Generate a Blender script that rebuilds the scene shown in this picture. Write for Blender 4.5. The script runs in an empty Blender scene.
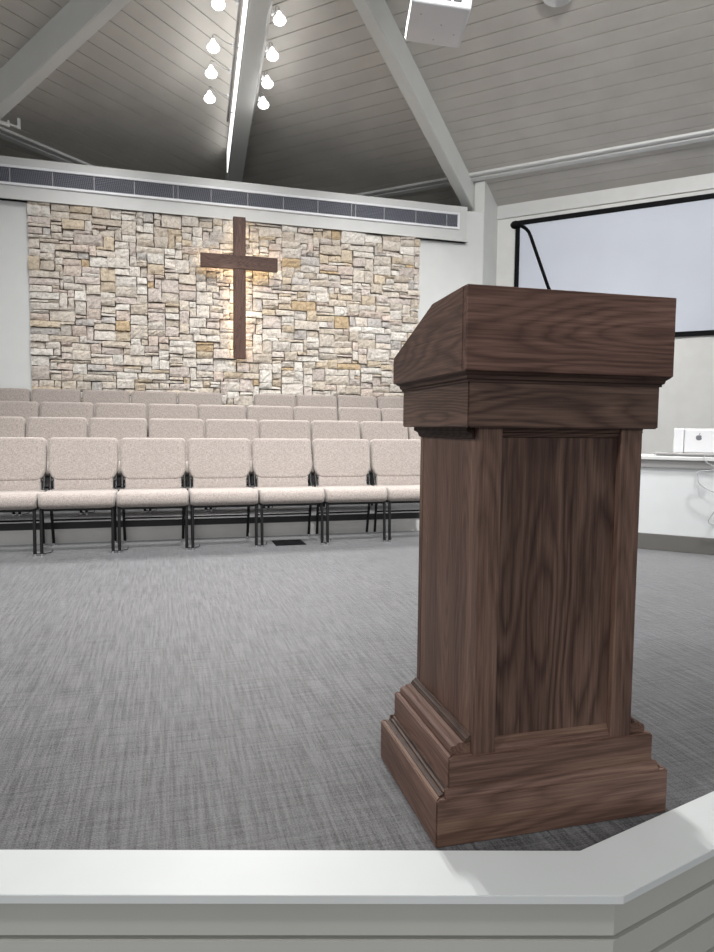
import bpy, bmesh, math, random
from mathutils import Vector, Matrix
random.seed(7)
C = bpy.context.scene.collection
sc = bpy.context.scene

# ------------------------------------------------------------------ helpers
class MB:
    def __init__(s): s.bm = bmesh.new()
    def box(s, x0, x1, y0, y1, z0, z1, bev=0.0, seg=2, M=None):
        r = bmesh.ops.create_cube(s.bm, size=1.0)
        vs = r['verts']
        for v in vs:
            v.co = Vector(((x0+x1)/2+v.co.x*(x1-x0), (y0+y1)/2+v.co.y*(y1-y0), (z0+z1)/2+v.co.z*(z1-z0)))
        if bev > 0:
            es = list({e for v in vs for e in v.link_edges})
            rr = bmesh.ops.bevel(s.bm, geom=es, offset=bev, segments=seg, profile=0.5, affect='EDGES', clamp_overlap=True)
            vs = list({v for f in rr['faces'] for v in f.verts} | {v for v in vs if v.is_valid})
        if M is not None:
            bmesh.ops.transform(s.bm, matrix=M, verts=vs)
        return s
    def prism(s, poly, axis, a0, a1, M=None):
        """extrude polygon poly (2-tuples) along axis from a0 to a1; the two other axes in order."""
        def mk(p, a):
            return Vector((a, p[0], p[1])) if axis == 'x' else Vector((p[0], a, p[1])) if axis == 'y' else Vector((p[0], p[1], a))
        A = [s.bm.verts.new(mk(p, a0)) for p in poly]; B = [s.bm.verts.new(mk(p, a1)) for p in poly]
        n = len(poly)
        fs = [s.bm.faces.new(A), s.bm.faces.new(B[::-1])]
        for i in range(n): fs.append(s.bm.faces.new((A[i], B[i], B[(i+1) % n], A[(i+1) % n])))
        bmesh.ops.recalc_face_normals(s.bm, faces=fs)
        if M is not None: bmesh.ops.transform(s.bm, matrix=M, verts=A+B)
        return s
    def loft(s, sections):
        """closed loops of equal length, skinned and capped"""
        rows = [[s.bm.verts.new(Vector(p)) for p in sec] for sec in sections]
        n = len(rows[0]); fs = []
        for a, b in zip(rows[:-1], rows[1:]):
            for i in range(n): fs.append(s.bm.faces.new((a[i], a[(i+1) % n], b[(i+1) % n], b[i])))
        fs.append(s.bm.faces.new(rows[0][::-1])); fs.append(s.bm.faces.new(rows[-1]))
        bmesh.ops.recalc_face_normals(s.bm, faces=fs)
        return s
    def tube(s, pts, r, n=10, radii=None):
        pts = [Vector(p) for p in pts]; secs = []
        up = Vector((0.013, 0.021, 1.0))
        prev = None
        for i, p in enumerate(pts):
            d = (pts[min(i+1, len(pts)-1)]-pts[max(i-1, 0)]).normalized()
            if prev is None:
                a = d.cross(up)
                if a.length < .05: a = d.cross(Vector((1, 0, 0)))
            else:
                a = prev - d*prev.dot(d)
            a.normalize(); prev = a; b = d.cross(a)
            rr = radii[i] if radii else r
            secs.append([p+a*rr*math.cos(2*math.pi*k/n)+b*rr*math.sin(2*math.pi*k/n) for k in range(n)])
        return s.loft(secs)
    def cyl(s, c0, c1, r0, r1=None, n=20):
        return s.tube([c0, c1], r0, n, [r0, r0 if r1 is None else r1])
    def build(s, name, mat, parent=None, smooth=False, angle=40):
        me = bpy.data.meshes.new(name)
        s.bm.to_mesh(me); s.bm.free()
        me.materials.append(mat)
        o = bpy.data.objects.new(name, me); C.objects.link(o)
        if parent is not None: o.parent = parent
        if smooth:
            for p in me.polygons: p.use_smooth = True
            try: me.set_sharp_from_angle(angle=math.radians(angle))
            except Exception: pass
        return o

def tag(o, label=None, cat=None, group=None, kind=None):
    if label: o['label'] = label
    if cat: o['category'] = cat
    if group: o['group'] = group
    if kind: o['kind'] = kind
    return o
def struct(o, label, cat): return tag(o, label, cat, kind='structure')
def empty(name, loc, rz=0.0):
    o = bpy.data.objects.new(name, None); C.objects.link(o)
    o.location = loc; o.rotation_euler = (0, 0, rz); o.empty_display_size = .1
    return o
def copy_tree(o, parent=None):
    c = o.copy(); C.objects.link(c)
    if parent is not None: c.parent = parent
    for ch in [x for x in o.children]: copy_tree(ch, c)
    return c

# ------------------------------------------------------------------ materials
def newmat(name):
    m = bpy.data.materials.new(name); m.use_nodes = True
    nt = m.node_tree; b = nt.nodes['Principled BSDF']
    return m, nt, b
def N(nt, t, **kw):
    n = nt.nodes.new(t)
    for k, v in kw.items():
        if k in n.inputs: n.inputs[k].default_value = v
        else: setattr(n, k, v)
    return n
def L(nt, a, b): nt.links.new(a, b)
def ramp(nt, src, stops):
    r = nt.nodes.new('ShaderNodeValToRGB')
    e = r.color_ramp.elements
    while len(e) < len(stops): e.new(0.5)
    for i, (p, c) in enumerate(stops):
        e[i].position = p; e[i].color = (c[0], c[1], c[2], 1)
    L(nt, src, r.inputs[0]); return r
def coords(nt, scale, loc=(0, 0, 0), rot=(0, 0, 0), kind='Object'):
    tc = N(nt, 'ShaderNodeTexCoord'); mp = N(nt, 'ShaderNodeMapping')
    mp.inputs['Scale'].default_value = scale; mp.inputs['Location'].default_value = loc; mp.inputs['Rotation'].default_value = rot
    L(nt, tc.outputs[kind], mp.inputs[0]); return mp.outputs[0]
def plain(name, col, rough=.5, metal=0.0, var=.04, scale=6, spec=.5, bump=0.0):
    m, nt, b = newmat(name)
    n = N(nt, 'ShaderNodeTexNoise', Scale=scale, Detail=4.0)
    L(nt, coords(nt, (1, 1, 1)), n.inputs['Vector'])
    r = ramp(nt, n.outputs['Fac'], [(.3, [c*(1-var) for c in col]), (.7, [min(1, c*(1+var)) for c in col])])
    L(nt, r.outputs[0], b.inputs['Base Color'])
    b.inputs['Roughness'].default_value = rough; b.inputs['Metallic'].default_value = metal
    b.inputs['Specular IOR Level'].default_value = spec
    if bump:
        bp = N(nt, 'ShaderNodeBump', Strength=bump, Distance=.002)
        n2 = N(nt, 'ShaderNodeTexNoise', Scale=scale*25, Detail=3.0)
        L(nt, coords(nt, (1, 1, 1)), n2.inputs['Vector'])
        L(nt, n2.outputs['Fac'], bp.inputs['Height']); L(nt, bp.outputs[0], b.inputs['Normal'])
    return m
def glow(name, col, strength):
    m, nt, b = newmat(name)
    b.inputs['Base Color'].default_value = (*col, 1)
    b.inputs['Emission Color'].default_value = (*col, 1); b.inputs['Emission Strength'].default_value = strength
    return m

def walnut(name, axis, off=(0, 0, 0), tint=1.0, red=0.0, sap=0.0, bands=9.0, cross=5.0, amp=.34, rough=.46):
    """walnut: growth lines are contour lines of a field stretched along the grain, so they close in
    flames and loops; fine pores run along the grain"""
    m, nt, b = newmat(name)
    i = 'xyz'.index(axis)
    def V(al, ac): q = [ac, ac, ac]; q[i] = al; return coords(nt, tuple(q), off)
    def M(op, a, b_=None, c=None):
        n = N(nt, 'ShaderNodeMath', operation=op)
        for k, x in enumerate((a, b_, c)):
            if x is None: continue
            if isinstance(x, (int, float)): n.inputs[k].default_value = x
            else: L(nt, x, n.inputs[k])
        return n.outputs[0]
    n1 = N(nt, 'ShaderNodeTexNoise', Scale=1.0, Detail=1.6, Roughness=.4); L(nt, V(.75, cross), n1.inputs['Vector'])
    nw = N(nt, 'ShaderNodeTexNoise', Scale=1.0, Detail=2.0); L(nt, V(5.0, 38), nw.inputs['Vector'])
    ph = M('MULTIPLY_ADD', nw.outputs['Fac'], .045, n1.outputs['Fac'])
    ph = M('MULTIPLY', ph, bands*4.6)
    fr = M('FRACT', ph)
    late = M('POWER', M('SUBTRACT', 1.0, M('ABSOLUTE', M('MULTIPLY_ADD', fr, 2.0, -1.0))), 1.6)                              # dark late wood at the end of each ring
    na = N(nt, 'ShaderNodeTexNoise', Scale=1.0, Detail=2.0); L(nt, V(1.1, 11), na.inputs['Vector'])
    am = M('MULTIPLY', late, M('MULTIPLY', na.outputs['Fac'], amp))
    nf = N(nt, 'ShaderNodeTexNoise', Scale=1.0, Detail=4.0, Roughness=.65); L(nt, V(6.0, 210), nf.inputs['Vector'])
    nb = N(nt, 'ShaderNodeTexNoise', Scale=1.0, Detail=3.0); L(nt, V(.9, 8), nb.inputs['Vector'])
    val = M('MULTIPLY_ADD', nf.outputs['Fac'], .62, M('MULTIPLY_ADD', nb.outputs['Fac'], .66, -.06))
    val = M('SUBTRACT', val, am)
    t = tint
    def col(r, g, bb): return (r*t*(1.14+red*.7), g*t*1.16, bb*t*1.14)
    r = ramp(nt, val, [(.18, col(.020, .0105, .0085)), (.46, col(.060, .0335, .0265)), (.66, col(.108, .064, .050)), (.88, col(.175, .112, .085))])
    out = r.outputs[0]
    if sap:
        n4 = N(nt, 'ShaderNodeTexNoise', Scale=1.0, Detail=1.0)
        q = [15, 15, 15]; q[i] = .8
        L(nt, coords(nt, tuple(q), (off[0]+3, off[1]+1, off[2])), n4.inputs['Vector'])
        r4 = ramp(nt, n4.outputs['Fac'], [(.59, (0, 0, 0)), (.66, (sap, sap, sap))])
        mx = N(nt, 'ShaderNodeMix', data_type='RGBA'); L(nt, r4.outputs[0], mx.inputs[0]); L(nt, out, mx.inputs[6])
        r5 = ramp(nt, nf.outputs['Fac'], [(.3, (.17, .10, .065)), (.7, (.27, .175, .115))]); L(nt, r5.outputs[0], mx.inputs[7])
        out = mx.outputs[2]
    L(nt, out, b.inputs['Base Color'])
    b.inputs['Roughness'].default_value = rough
    b.inputs['Specular IOR Level'].default_value = .22
    bp = N(nt, 'ShaderNodeBump', Strength=.30, Distance=.0010); L(nt, nf.outputs['Fac'], bp.inputs['Height']); L(nt, bp.outputs[0], b.inputs['Normal'])
    return m

def fabric(name, c0, c1):
    m, nt, b = newmat(name)
    n = N(nt, 'ShaderNodeTexNoise', Scale=1.0, Detail=2.0); L(nt, coords(nt, (55, 260, 260)), n.inputs['Vector'])
    n2 = N(nt, 'ShaderNodeTexNoise', Scale=1.0, Detail=2.0); L(nt, coords(nt, (260, 90, 50)), n2.inputs['Vector'])
    n3 = N(nt, 'ShaderNodeTexNoise', Scale=420.0, Detail=1.0); L(nt, coords(nt, (1, 1, 1)), n3.inputs['Vector'])
    a = N(nt, 'ShaderNodeMath', operation='ADD'); L(nt, n.outputs['Fac'], a.inputs[0]); L(nt, n2.outputs['Fac'], a.inputs[1])
    d = N(nt, 'ShaderNodeMath', operation='ADD'); L(nt, a.outputs[0], d.inputs[0]); L(nt, n3.outputs['Fac'], d.inputs[1])
    e = N(nt, 'ShaderNodeMath', operation='MULTIPLY'); L(nt, d.outputs[0], e.inputs[0]); e.inputs[1].default_value = .3333
    r = ramp(nt, e.outputs[0], [(.36, c0), (.64, c1)])
    L(nt, r.outputs[0], b.inputs['Base Color'])
    b.inputs['Roughness'].default_value = .95; b.inputs['Specular IOR Level'].default_value = .1
    b.inputs['Sheen Weight'].default_value = .25; b.inputs['Sheen Roughness'].default_value = .5
    bp = N(nt, 'ShaderNodeBump', Strength=.3, Distance=.002); L(nt, e.outputs[0], bp.inputs['Height']); L(nt, bp.outputs[0], b.inputs['Normal'])
    return m

def carpet_mat(name):
    m, nt, b = newmat(name)
    # short woven dashes running up the stage, fainter ones across it, and a fine tweed
    n1 = N(nt, 'ShaderNodeTexNoise', Scale=1.0, Detail=3.0, Roughness=.7); L(nt, coords(nt, (95, 4.2, 1)), n1.inputs['Vector'])
    n2 = N(nt, 'ShaderNodeTexNoise', Scale=1.0, Detail=3.0, Roughness=.7); L(nt, coords(nt, (5.0, 80, 1), (3, 9, 0)), n2.inputs['Vector'])
    n3 = N(nt, 'ShaderNodeTexNoise', Scale=1.0, Detail=1.0); L(nt, coords(nt, (210, 260, 1)), n3.inputs['Vector'])
    n4 = N(nt, 'ShaderNodeTexNoise', Scale=1.1, Detail=2.0); L(nt, coords(nt, (1, 1, 1)), n4.inputs['Vector'])
    r1 = ramp(nt, n1.outputs['Fac'], [(.36, (0, 0, 0)), (.62, (1, 1, 1))])
    r2 = ramp(nt, n2.outputs['Fac'], [(.34, (0, 0, 0)), (.58, (1, 1, 1))])
    r3 = ramp(nt, n3.outputs['Fac'], [(.32, (0, 0, 0)), (.68, (1, 1, 1))])
    def ma(src, k, prev=None):
        q = N(nt, 'ShaderNodeMath', operation='MULTIPLY_ADD'); L(nt, src, q.inputs[0]); q.inputs[1].default_value = k
        if prev is None: q.inputs[2].default_value = 0
        else: L(nt, prev, q.inputs[2])
        return q.outputs[0]
    s = ma(r1.outputs[0], .40); s = ma(r2.outputs[0], .22, s); s = ma(r3.outputs[0], .34, s); s = ma(n4.outputs['Fac'], .08, s)
    r = ramp(nt, s, [(.15, (.020, .0196, .0205)), (.90, (.170, .168, .174))])
    L(nt, r.outputs[0], b.inputs['Base Color'])
    b.inputs['Roughness'].default_value = .6; b.inputs['Specular IOR Level'].default_value = .35
    b.inputs['Sheen Weight'].default_value = .85; b.inputs['Sheen Roughness'].default_value = .3
    b.inputs['Sheen Tint'].default_value = (.95, .97, 1, 1)
    bp = N(nt, 'ShaderNodeBump', Strength=.35, Distance=.003); L(nt, s, bp.inputs['Height']); L(nt, bp.outputs[0], b.inputs['Normal'])
    return m

def stone_mat(name):
    m, nt, b = newmat(name)
    at = N(nt, 'ShaderNodeVertexColor'); at.layer_name = 'stone'
    v = coords(nt, (1, 1, 1))
    n = N(nt, 'ShaderNodeTexNoise', Scale=26.0, Detail=7.0, Roughness=.72); L(nt, v, n.inputs['Vector'])
    r = ramp(nt, n.outputs['Fac'], [(.30, (.58, .56, .54)), (.52, (1.0, .98, .96)), (.75, (1.14, 1.13, 1.12))])
    mx = N(nt, 'ShaderNodeMix', data_type='RGBA', blend_type='MULTIPLY'); mx.inputs[0].default_value = 1
    L(nt, at.outputs['Color'], mx.inputs[6]); L(nt, r.outputs[0], mx.inputs[7])
    L(nt, mx.outputs[2], b.inputs['Base Color'])
    b.inputs['Roughness'].default_value = .9; b.inputs['Specular IOR Level'].default_value = .2
    n2 = N(nt, 'ShaderNodeTexNoise', Scale=45.0, Detail=6.0, Roughness=.7); L(nt, v, n2.inputs['Vector'])
    bp = N(nt, 'ShaderNodeBump', Strength=1.0, Distance=.02); L(nt, n2.outputs['Fac'], bp.inputs['Height']); L(nt, bp.outputs[0], b.inputs['Normal'])
    return m

def grille_mat(name):
    m, nt, b = newmat(name)
    w = N(nt, 'ShaderNodeTexWave', wave_type='BANDS', bands_direction='DIAGONAL', Scale=28.0, Distortion=0.0)
    L(nt, coords(nt, (1, 1, 1)), w.inputs['Vector'])
    r = ramp(nt, w.outputs['Fac'], [(.2, (.075, .08, .10)), (.8, (.21, .22, .26))])
    L(nt, r.outputs[0], b.inputs['Base Color']); b.inputs['Roughness'].default_value = .55; b.inputs['Metallic'].default_value = .2
    return m

M_wall = plain('wall_paint', (.66, .67, .66), .6, var=.02, bump=.1)
M_wallw = plain('wall_paint_side', (.70, .70, .68), .6, var=.03, bump=.1)
M_wallg = plain('wall_paint_grey', (.50, .495, .485), .6, var=.02, bump=.1)
M_beam = plain('beam_paint', (.64, .65, .63), .5, var=.03, scale=3)
M_plank = plain('plank_paint', (.52, .497, .463), .55, var=.07, scale=2.2)
M_gap = plain('gap_dark', (.03, .03, .03), .9)
M_trimw = plain('trim_white', (.61, .615, .605), .4, var=.02)
M_cap = plain('cap_paint', (.70, .725, .72), .5, var=.03, scale=3, spec=.4)
M_side = plain('siding_paint', (.52, .52, .485), .5, var=.03, scale=3)
M_base = plain('baseboard_paint', (.13, .125, .115), .5)
M_carpet = carpet_mat('woven_carpet')
M_riser = plain('riser_panel', (.70, .69, .67), .5, var=.08, scale=4)
M_nose = plain('stair_nosing', (.02, .02, .021), .5)
M_stone = stone_mat('split_stone')
M_mortar = plain('stone_joint', (.10, .085, .07), .95)
M_fab = fabric('beige_tweed', (.20, .172, .158), (.455, .405, .372))
M_black = plain('black_metal', (.007, .007, .0075), .42, spec=.35)
M_matte = plain('matte_black', (.005, .005, .006), .75, spec=.15)
M_chrome = plain('steel', (.62, .62, .63), .25, 1.0)
M_screen = plain('screen_bluelit', (.62, .655, .735), .8, var=.035, scale=1.3)  # bluish cast of the projector's light is put into this colour
M_white = plain('white_plastic', (.70, .705, .72), .35, var=.015)
M_lgrey = plain('light_grey_plastic', (.42, .42, .43), .4)
M_mark = plain('emblem_grey', (.16, .165, .18), .35)
M_rail = plain('rail_grey', (.34, .335, .33), .45, .3)
M_grille = grille_mat('louver')
M_frame = plain('vent_frame', (.80, .81, .84), .35)
M_bulb = glow('bulb_glow', (1, .98, .95), 60)
M_reflect = plain('lamp_shade', (.72, .72, .73), .3, .5)
M_shade = glow('lit_glass', (1, .99, .97), 5.0)
M_strip = glow('strip_glow', (1, .99, .97), 1.4)
M_led = glow('led_glow', (1, .80, .54), 20)

W_v = walnut('walnut_panel', 'z', (.12, .55, .30), 1.10, bands=7, cross=4.2, amp=.42)
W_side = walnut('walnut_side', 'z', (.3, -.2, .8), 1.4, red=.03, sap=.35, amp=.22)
W_st = walnut('walnut_stile', 'z', (.06, .12, .37), 1.15, sap=.6, amp=.20, bands=6)
W_h = walnut('walnut_box', 'x', (.2, .02, .33), 1.22, red=.14, bands=7, cross=5, amp=.34)
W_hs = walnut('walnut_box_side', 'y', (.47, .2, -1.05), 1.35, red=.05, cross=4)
W_fr = walnut('walnut_frieze', 'x', (.7, .3, -.9), .95)
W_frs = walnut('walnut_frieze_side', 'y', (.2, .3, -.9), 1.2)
W_b = walnut('walnut_plinth', 'x', (.1, .43, .12), 1.45, sap=.30, cross=6, amp=.26, bands=4.5)
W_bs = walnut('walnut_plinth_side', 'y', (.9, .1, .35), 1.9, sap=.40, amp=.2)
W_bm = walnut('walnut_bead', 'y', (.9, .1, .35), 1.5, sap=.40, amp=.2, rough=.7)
W_dark = walnut('walnut_moulding', 'x', (.4, .1, .2), .70, rough=.62)
W_darks = walnut('walnut_moulding_side', 'y', (.1, .4, .2), .70, rough=.62)
W_cross = walnut('walnut_cross', 'z', (.6, .2, .1), 1.15, red=.05)
W_crossx = walnut('walnut_cross_arm', 'x', (.6, .2, .1), .9, red=.05)

# ------------------------------------------------------------------ roof geometry
K = .2357            # fall of the roof per metre of x and per metre of y (4 in 12 across the facet)
XH = .95             # the centre line (hip) of the roof
D = 13.62            # right wall: x + y = D
ZT = 4.11            # its top
def zc(u): return ZT + .3333*(D/math.sqrt(2)-u)         # ceiling height at u=(x+y)/sqrt2
R2 = math.sqrt(2)
UW = D/R2
def facet(mirror):
    mb = MB(); bk = MB()
    pitch = .165; u1 = UW - .02; k = 0
    rnd = random.Random(5 if mirror else 3)
    VMAX = 7.6
    def P(u, v, dz=0.0):
        x = (u+v)/R2; y = (u-v)/R2
        if mirror: x = 2*XH - x
        return Vector((x, y, zc(u)+dz))
    while u1 > 3.6:
        u0 = u1 - pitch
        a0, a1 = u0+.005, u1-.005
        va, vb = XH*R2-a0, XH*R2-a1
        splits = [None]
        sp = rnd.uniform(.2, 5.5)
        segs = [(va, sp-.002+0, vb, sp-.002), (sp+.002, VMAX, sp+.002, VMAX)] if sp > max(va, vb)+.3 else [(va, VMAX, vb, VMAX)]
        for (p0, q0, p1, q1) in segs:
            lo = [P(a0, p0), P(a0, q0), P(a1, q1), P(a1, p1)]
            hi = [p+Vector((0, 0, .022)) for p in lo]
            vl = [mb.bm.verts.new(p) for p in lo]; vh = [mb.bm.verts.new(p) for p in hi]
            fs = [mb.bm.faces.new(vl), mb.bm.faces.new(vh[::-1])]
            for i in range(4): fs.append(mb.bm.faces.new((vl[i], vh[i], vh[(i+1) % 4], vl[(i+1) % 4])))
            bmesh.ops.recalc_face_normals(mb.bm, faces=fs)
        u1 = u0; k += 1
    lo = [P(u1, XH*R2-u1, .016), P(u1, VMAX, .016), P(UW, VMAX, .016), P(UW, XH*R2-UW, .016)]
    vl = [bk.bm.verts.new(p) for p in lo]; bk.bm.faces.new(vl)
    vl = [bk.bm.verts.new(p+Vector((0, 0, .1))) for p in lo]; bk.bm.faces.new(vl)
    return mb, bk
mb, bk = facet(False)
o = struct(mb.build('ceiling', M_plank), 'grey painted plank ceiling slope above the projection screen', 'ceiling')
b_ = bk.build('ceiling_backing', M_gap, o); b_['kind'] = 'structure'
mb, bk = facet(True)
o = struct(mb.build('ceiling', M_plank), 'grey painted plank ceiling slope on the side away from the screen', 'ceiling')
b_ = bk.build('ceiling_backing', M_gap, o); b_['kind'] = 'structure'

def beam(A, B, width, depth, name, label, mat=M_beam, bev=.008):
    """sloping beam whose underside centre line runs A..B, sides vertical"""
    A = Vector(A); B = Vector(B); d = (B-A); h = Vector((d.x, d.y, 0)).normalized(); n = Vector((-h.y, h.x, 0))*width/2
    up = Vector((0, 0, depth)); m = MB()
    m.loft([[A+n, A-n, A-n+up, A+n+up], [B+n, B-n, B-n+up, B+n+up]])
    bmesh.ops.bevel(m.bm, geom=list(m.bm.edges), offset=bev, segments=2, affect='EDGES')
    return struct(m.build(name, mat), label, 'roof beam')
# side beams run square to the side walls, centre beam runs down the hip
def zb(x, y): return 3.97 + K*(12.75-(x+y))
zap = zb(XH, 5.57)
beam((.98, 5.60, zb(.98, 5.60)), (4.27, 8.88, zb(4.27, 8.88)), .135, .36, 'trim_1', 'pale roof beam running down to the post beside the screen')
beam((2*XH-.98, 5.60, zb(.98, 5.60)), (2*XH-4.27, 8.88, zb(4.27, 8.88)), .135, .36, 'trim_2', 'pale roof beam on the far side from the screen')
cb0 = (.947, 6.0, zap-K*(6.0-5.53)); cb1 = (1.045, 11.0, zap-K*(11.0-5.53))
beam(cb0, cb1, .20, .44, 'trim_3', 'pale centre roof beam above the cross, spotlights on both sides')
# flat trim strip on both slopes (two fillets)
def strip(mirror, name, label):
    m = MB()
    for (ua, ub, th) in ((8.86, 8.895, .03), (8.925, 8.985, .035)):
        va, vb = XH*R2-ua, 7.0
        def P(u, v, dz):
            x = (u+v)/R2; y = (u-v)/R2
            if mirror: x = 2*XH-x
            return Vector((x, y, zc(u)+dz))
        m.loft([[P(ua, va, .01), P(ub, va, .01), P(ub, va, -th), P(ua, va, -th)], [P(ua, vb, .01), P(ub, vb, .01), P(ub, vb, -th), P(ua, vb, -th)]])
    return struct(m.build(name, M_trimw), label, 'trim')
strip(False, 'trim_4', 'pale double batten across the ceiling above the screen')
strip(True, 'trim_5', 'pale double batten across the ceiling on the side away from the screen')

# ------------------------------------------------------------------ walls
def diag_box(m, x, y, along0, along1, t0, t1, z0, z1, bev=0.0):
    """box on a 45 degree line: 'along' runs (1,-1)/sqrt2 from (x,y); thickness t runs (1,1)/sqrt2"""
    a = math.radians(-45)
    M = Matrix.Translation((x, y, 0)) @ Matrix.Rotation(a, 4, 'Z')
    m.box(along0, along1, t0, t1, z0, z1, bev, M=M); return m
WX, WY = 4.80, D-4.80
FZ = -.70
struct(diag_box(MB(), WX, WY, -5.6, 7.0, 0, .15, FZ, ZT+.3).build('wall_right', M_wallw), 'pale side wall carrying the projection screen', 'wall')
m = MB(); diag_box(m, WX, WY, -.2, 7.0, -.03, 0, ZT-.175, ZT+.04)
struct(m.build('trim_6', M_trimw), 'pale frieze board along the top of the screen wall', 'trim')
m = MB(); a = math.radians(45)
M = Matrix.Translation((2*XH-WX, WY, 0)) @ Matrix.Rotation(a, 4, 'Z')
m.box(-7.0, 5.6, 0, .15, FZ, ZT+.3, M=M)
struct(m.build('wall_left', M_wallw), 'pale side wall on the side away from the screen', 'wall')
# back wall (its top stops short of the ceiling)
BY = 8.5
struct(MB().box(-2.45, 4.23, BY, BY+.12, 0, 3.86).build('wall_back', M_wall), 'white wall behind the choir seats', 'wall')
# post and return to the side wall
m = MB(); m.prism([(4.245, 8.515), (4.15, 8.62), (4.15, BY+.3), (4.62, 9.07), (4.70, 8.97)], 'z', 0, 4.30)
struct(m.build('trim_7', M_beam), 'pale corner post under the roof beam beside the screen', 'post')
m = MB(); m.prism([(2*XH-4.245, 8.515), (2*XH-4.15, 8.62), (2*XH-4.15, BY+.3), (2*XH-4.62, 9.07), (2*XH-4.70, 8.97)], 'z', 0, 4.30)
struct(m.build('trim_8', M_beam), 'pale corner post on the side away from the screen', 'post')
# fascia (bulkhead) over the stone
FY = 8.42
m = MB(); m.box(-2.40, 3.95, FY, BY+.14, 3.425, 3.885, .006)
m.box(-2.40, 3.965, FY-.012, BY, 3.425, 3.44, .003)
fascia = struct(m.build('trim_9', M_trimw), 'white fascia band above the stone wall, holding the vent grille', 'trim')

# ------------------------------------------------------------------ vent grille
v0, v1 = 3.575, 3.79
vx1 = 3.83
vent = empty('vent_grille', (.7, FY, v0))
tag(vent, 'long dark grey vent grille with white frame in the fascia above the stone', 'vent')
def rel(m, o):   # move mesh into the local frame of an unrotated empty
    bmesh.ops.translate(m.bm, verts=m.bm.verts, vec=-Vector(o.location)); return m
m = MB()
m.box(-2.35, vx1, FY-.022, FY-.0005, v1-.028, v1, .004); m.box(-2.35, vx1, FY-.022, FY-.0005, v0, v0+.028, .004)
m.box(vx1-.03, vx1, FY-.022, FY-.0005, v0+.028, v1-.028, .004); m.box(-2.35, -2.32, FY-.022, FY-.0005, v0+.028, v1-.028, .004)
rel(m, vent).build('vent_frame', M_frame, vent)
m = MB(); m.box(-2.32, vx1-.03, FY-.006, FY-.0005, v0+.028, v1-.028)
nl = 9
for i in range(nl):
    z = v0+.034+i*(v1-v0-.068)/(nl-1)
    m.box(-2.32, vx1-.03, FY-.016, FY-.006, z-.002, z+.002)
rel(m, vent).build('louver_panel', M_grille, vent)
dv = [-1.6 + .437*i for i in range(13)]
for i, x in enumerate(dv):
    m = MB(); m.box(x-.004, x+.004, FY-.019, FY-.0005, v0+.028, v1-.028)
    if i in (4, 9): m.box(x+.05, x+.058, FY-.019, FY-.0005, v0+.028, v1-.028)
    rel(m, vent).build('divider', M_lgrey, vent)

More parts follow.
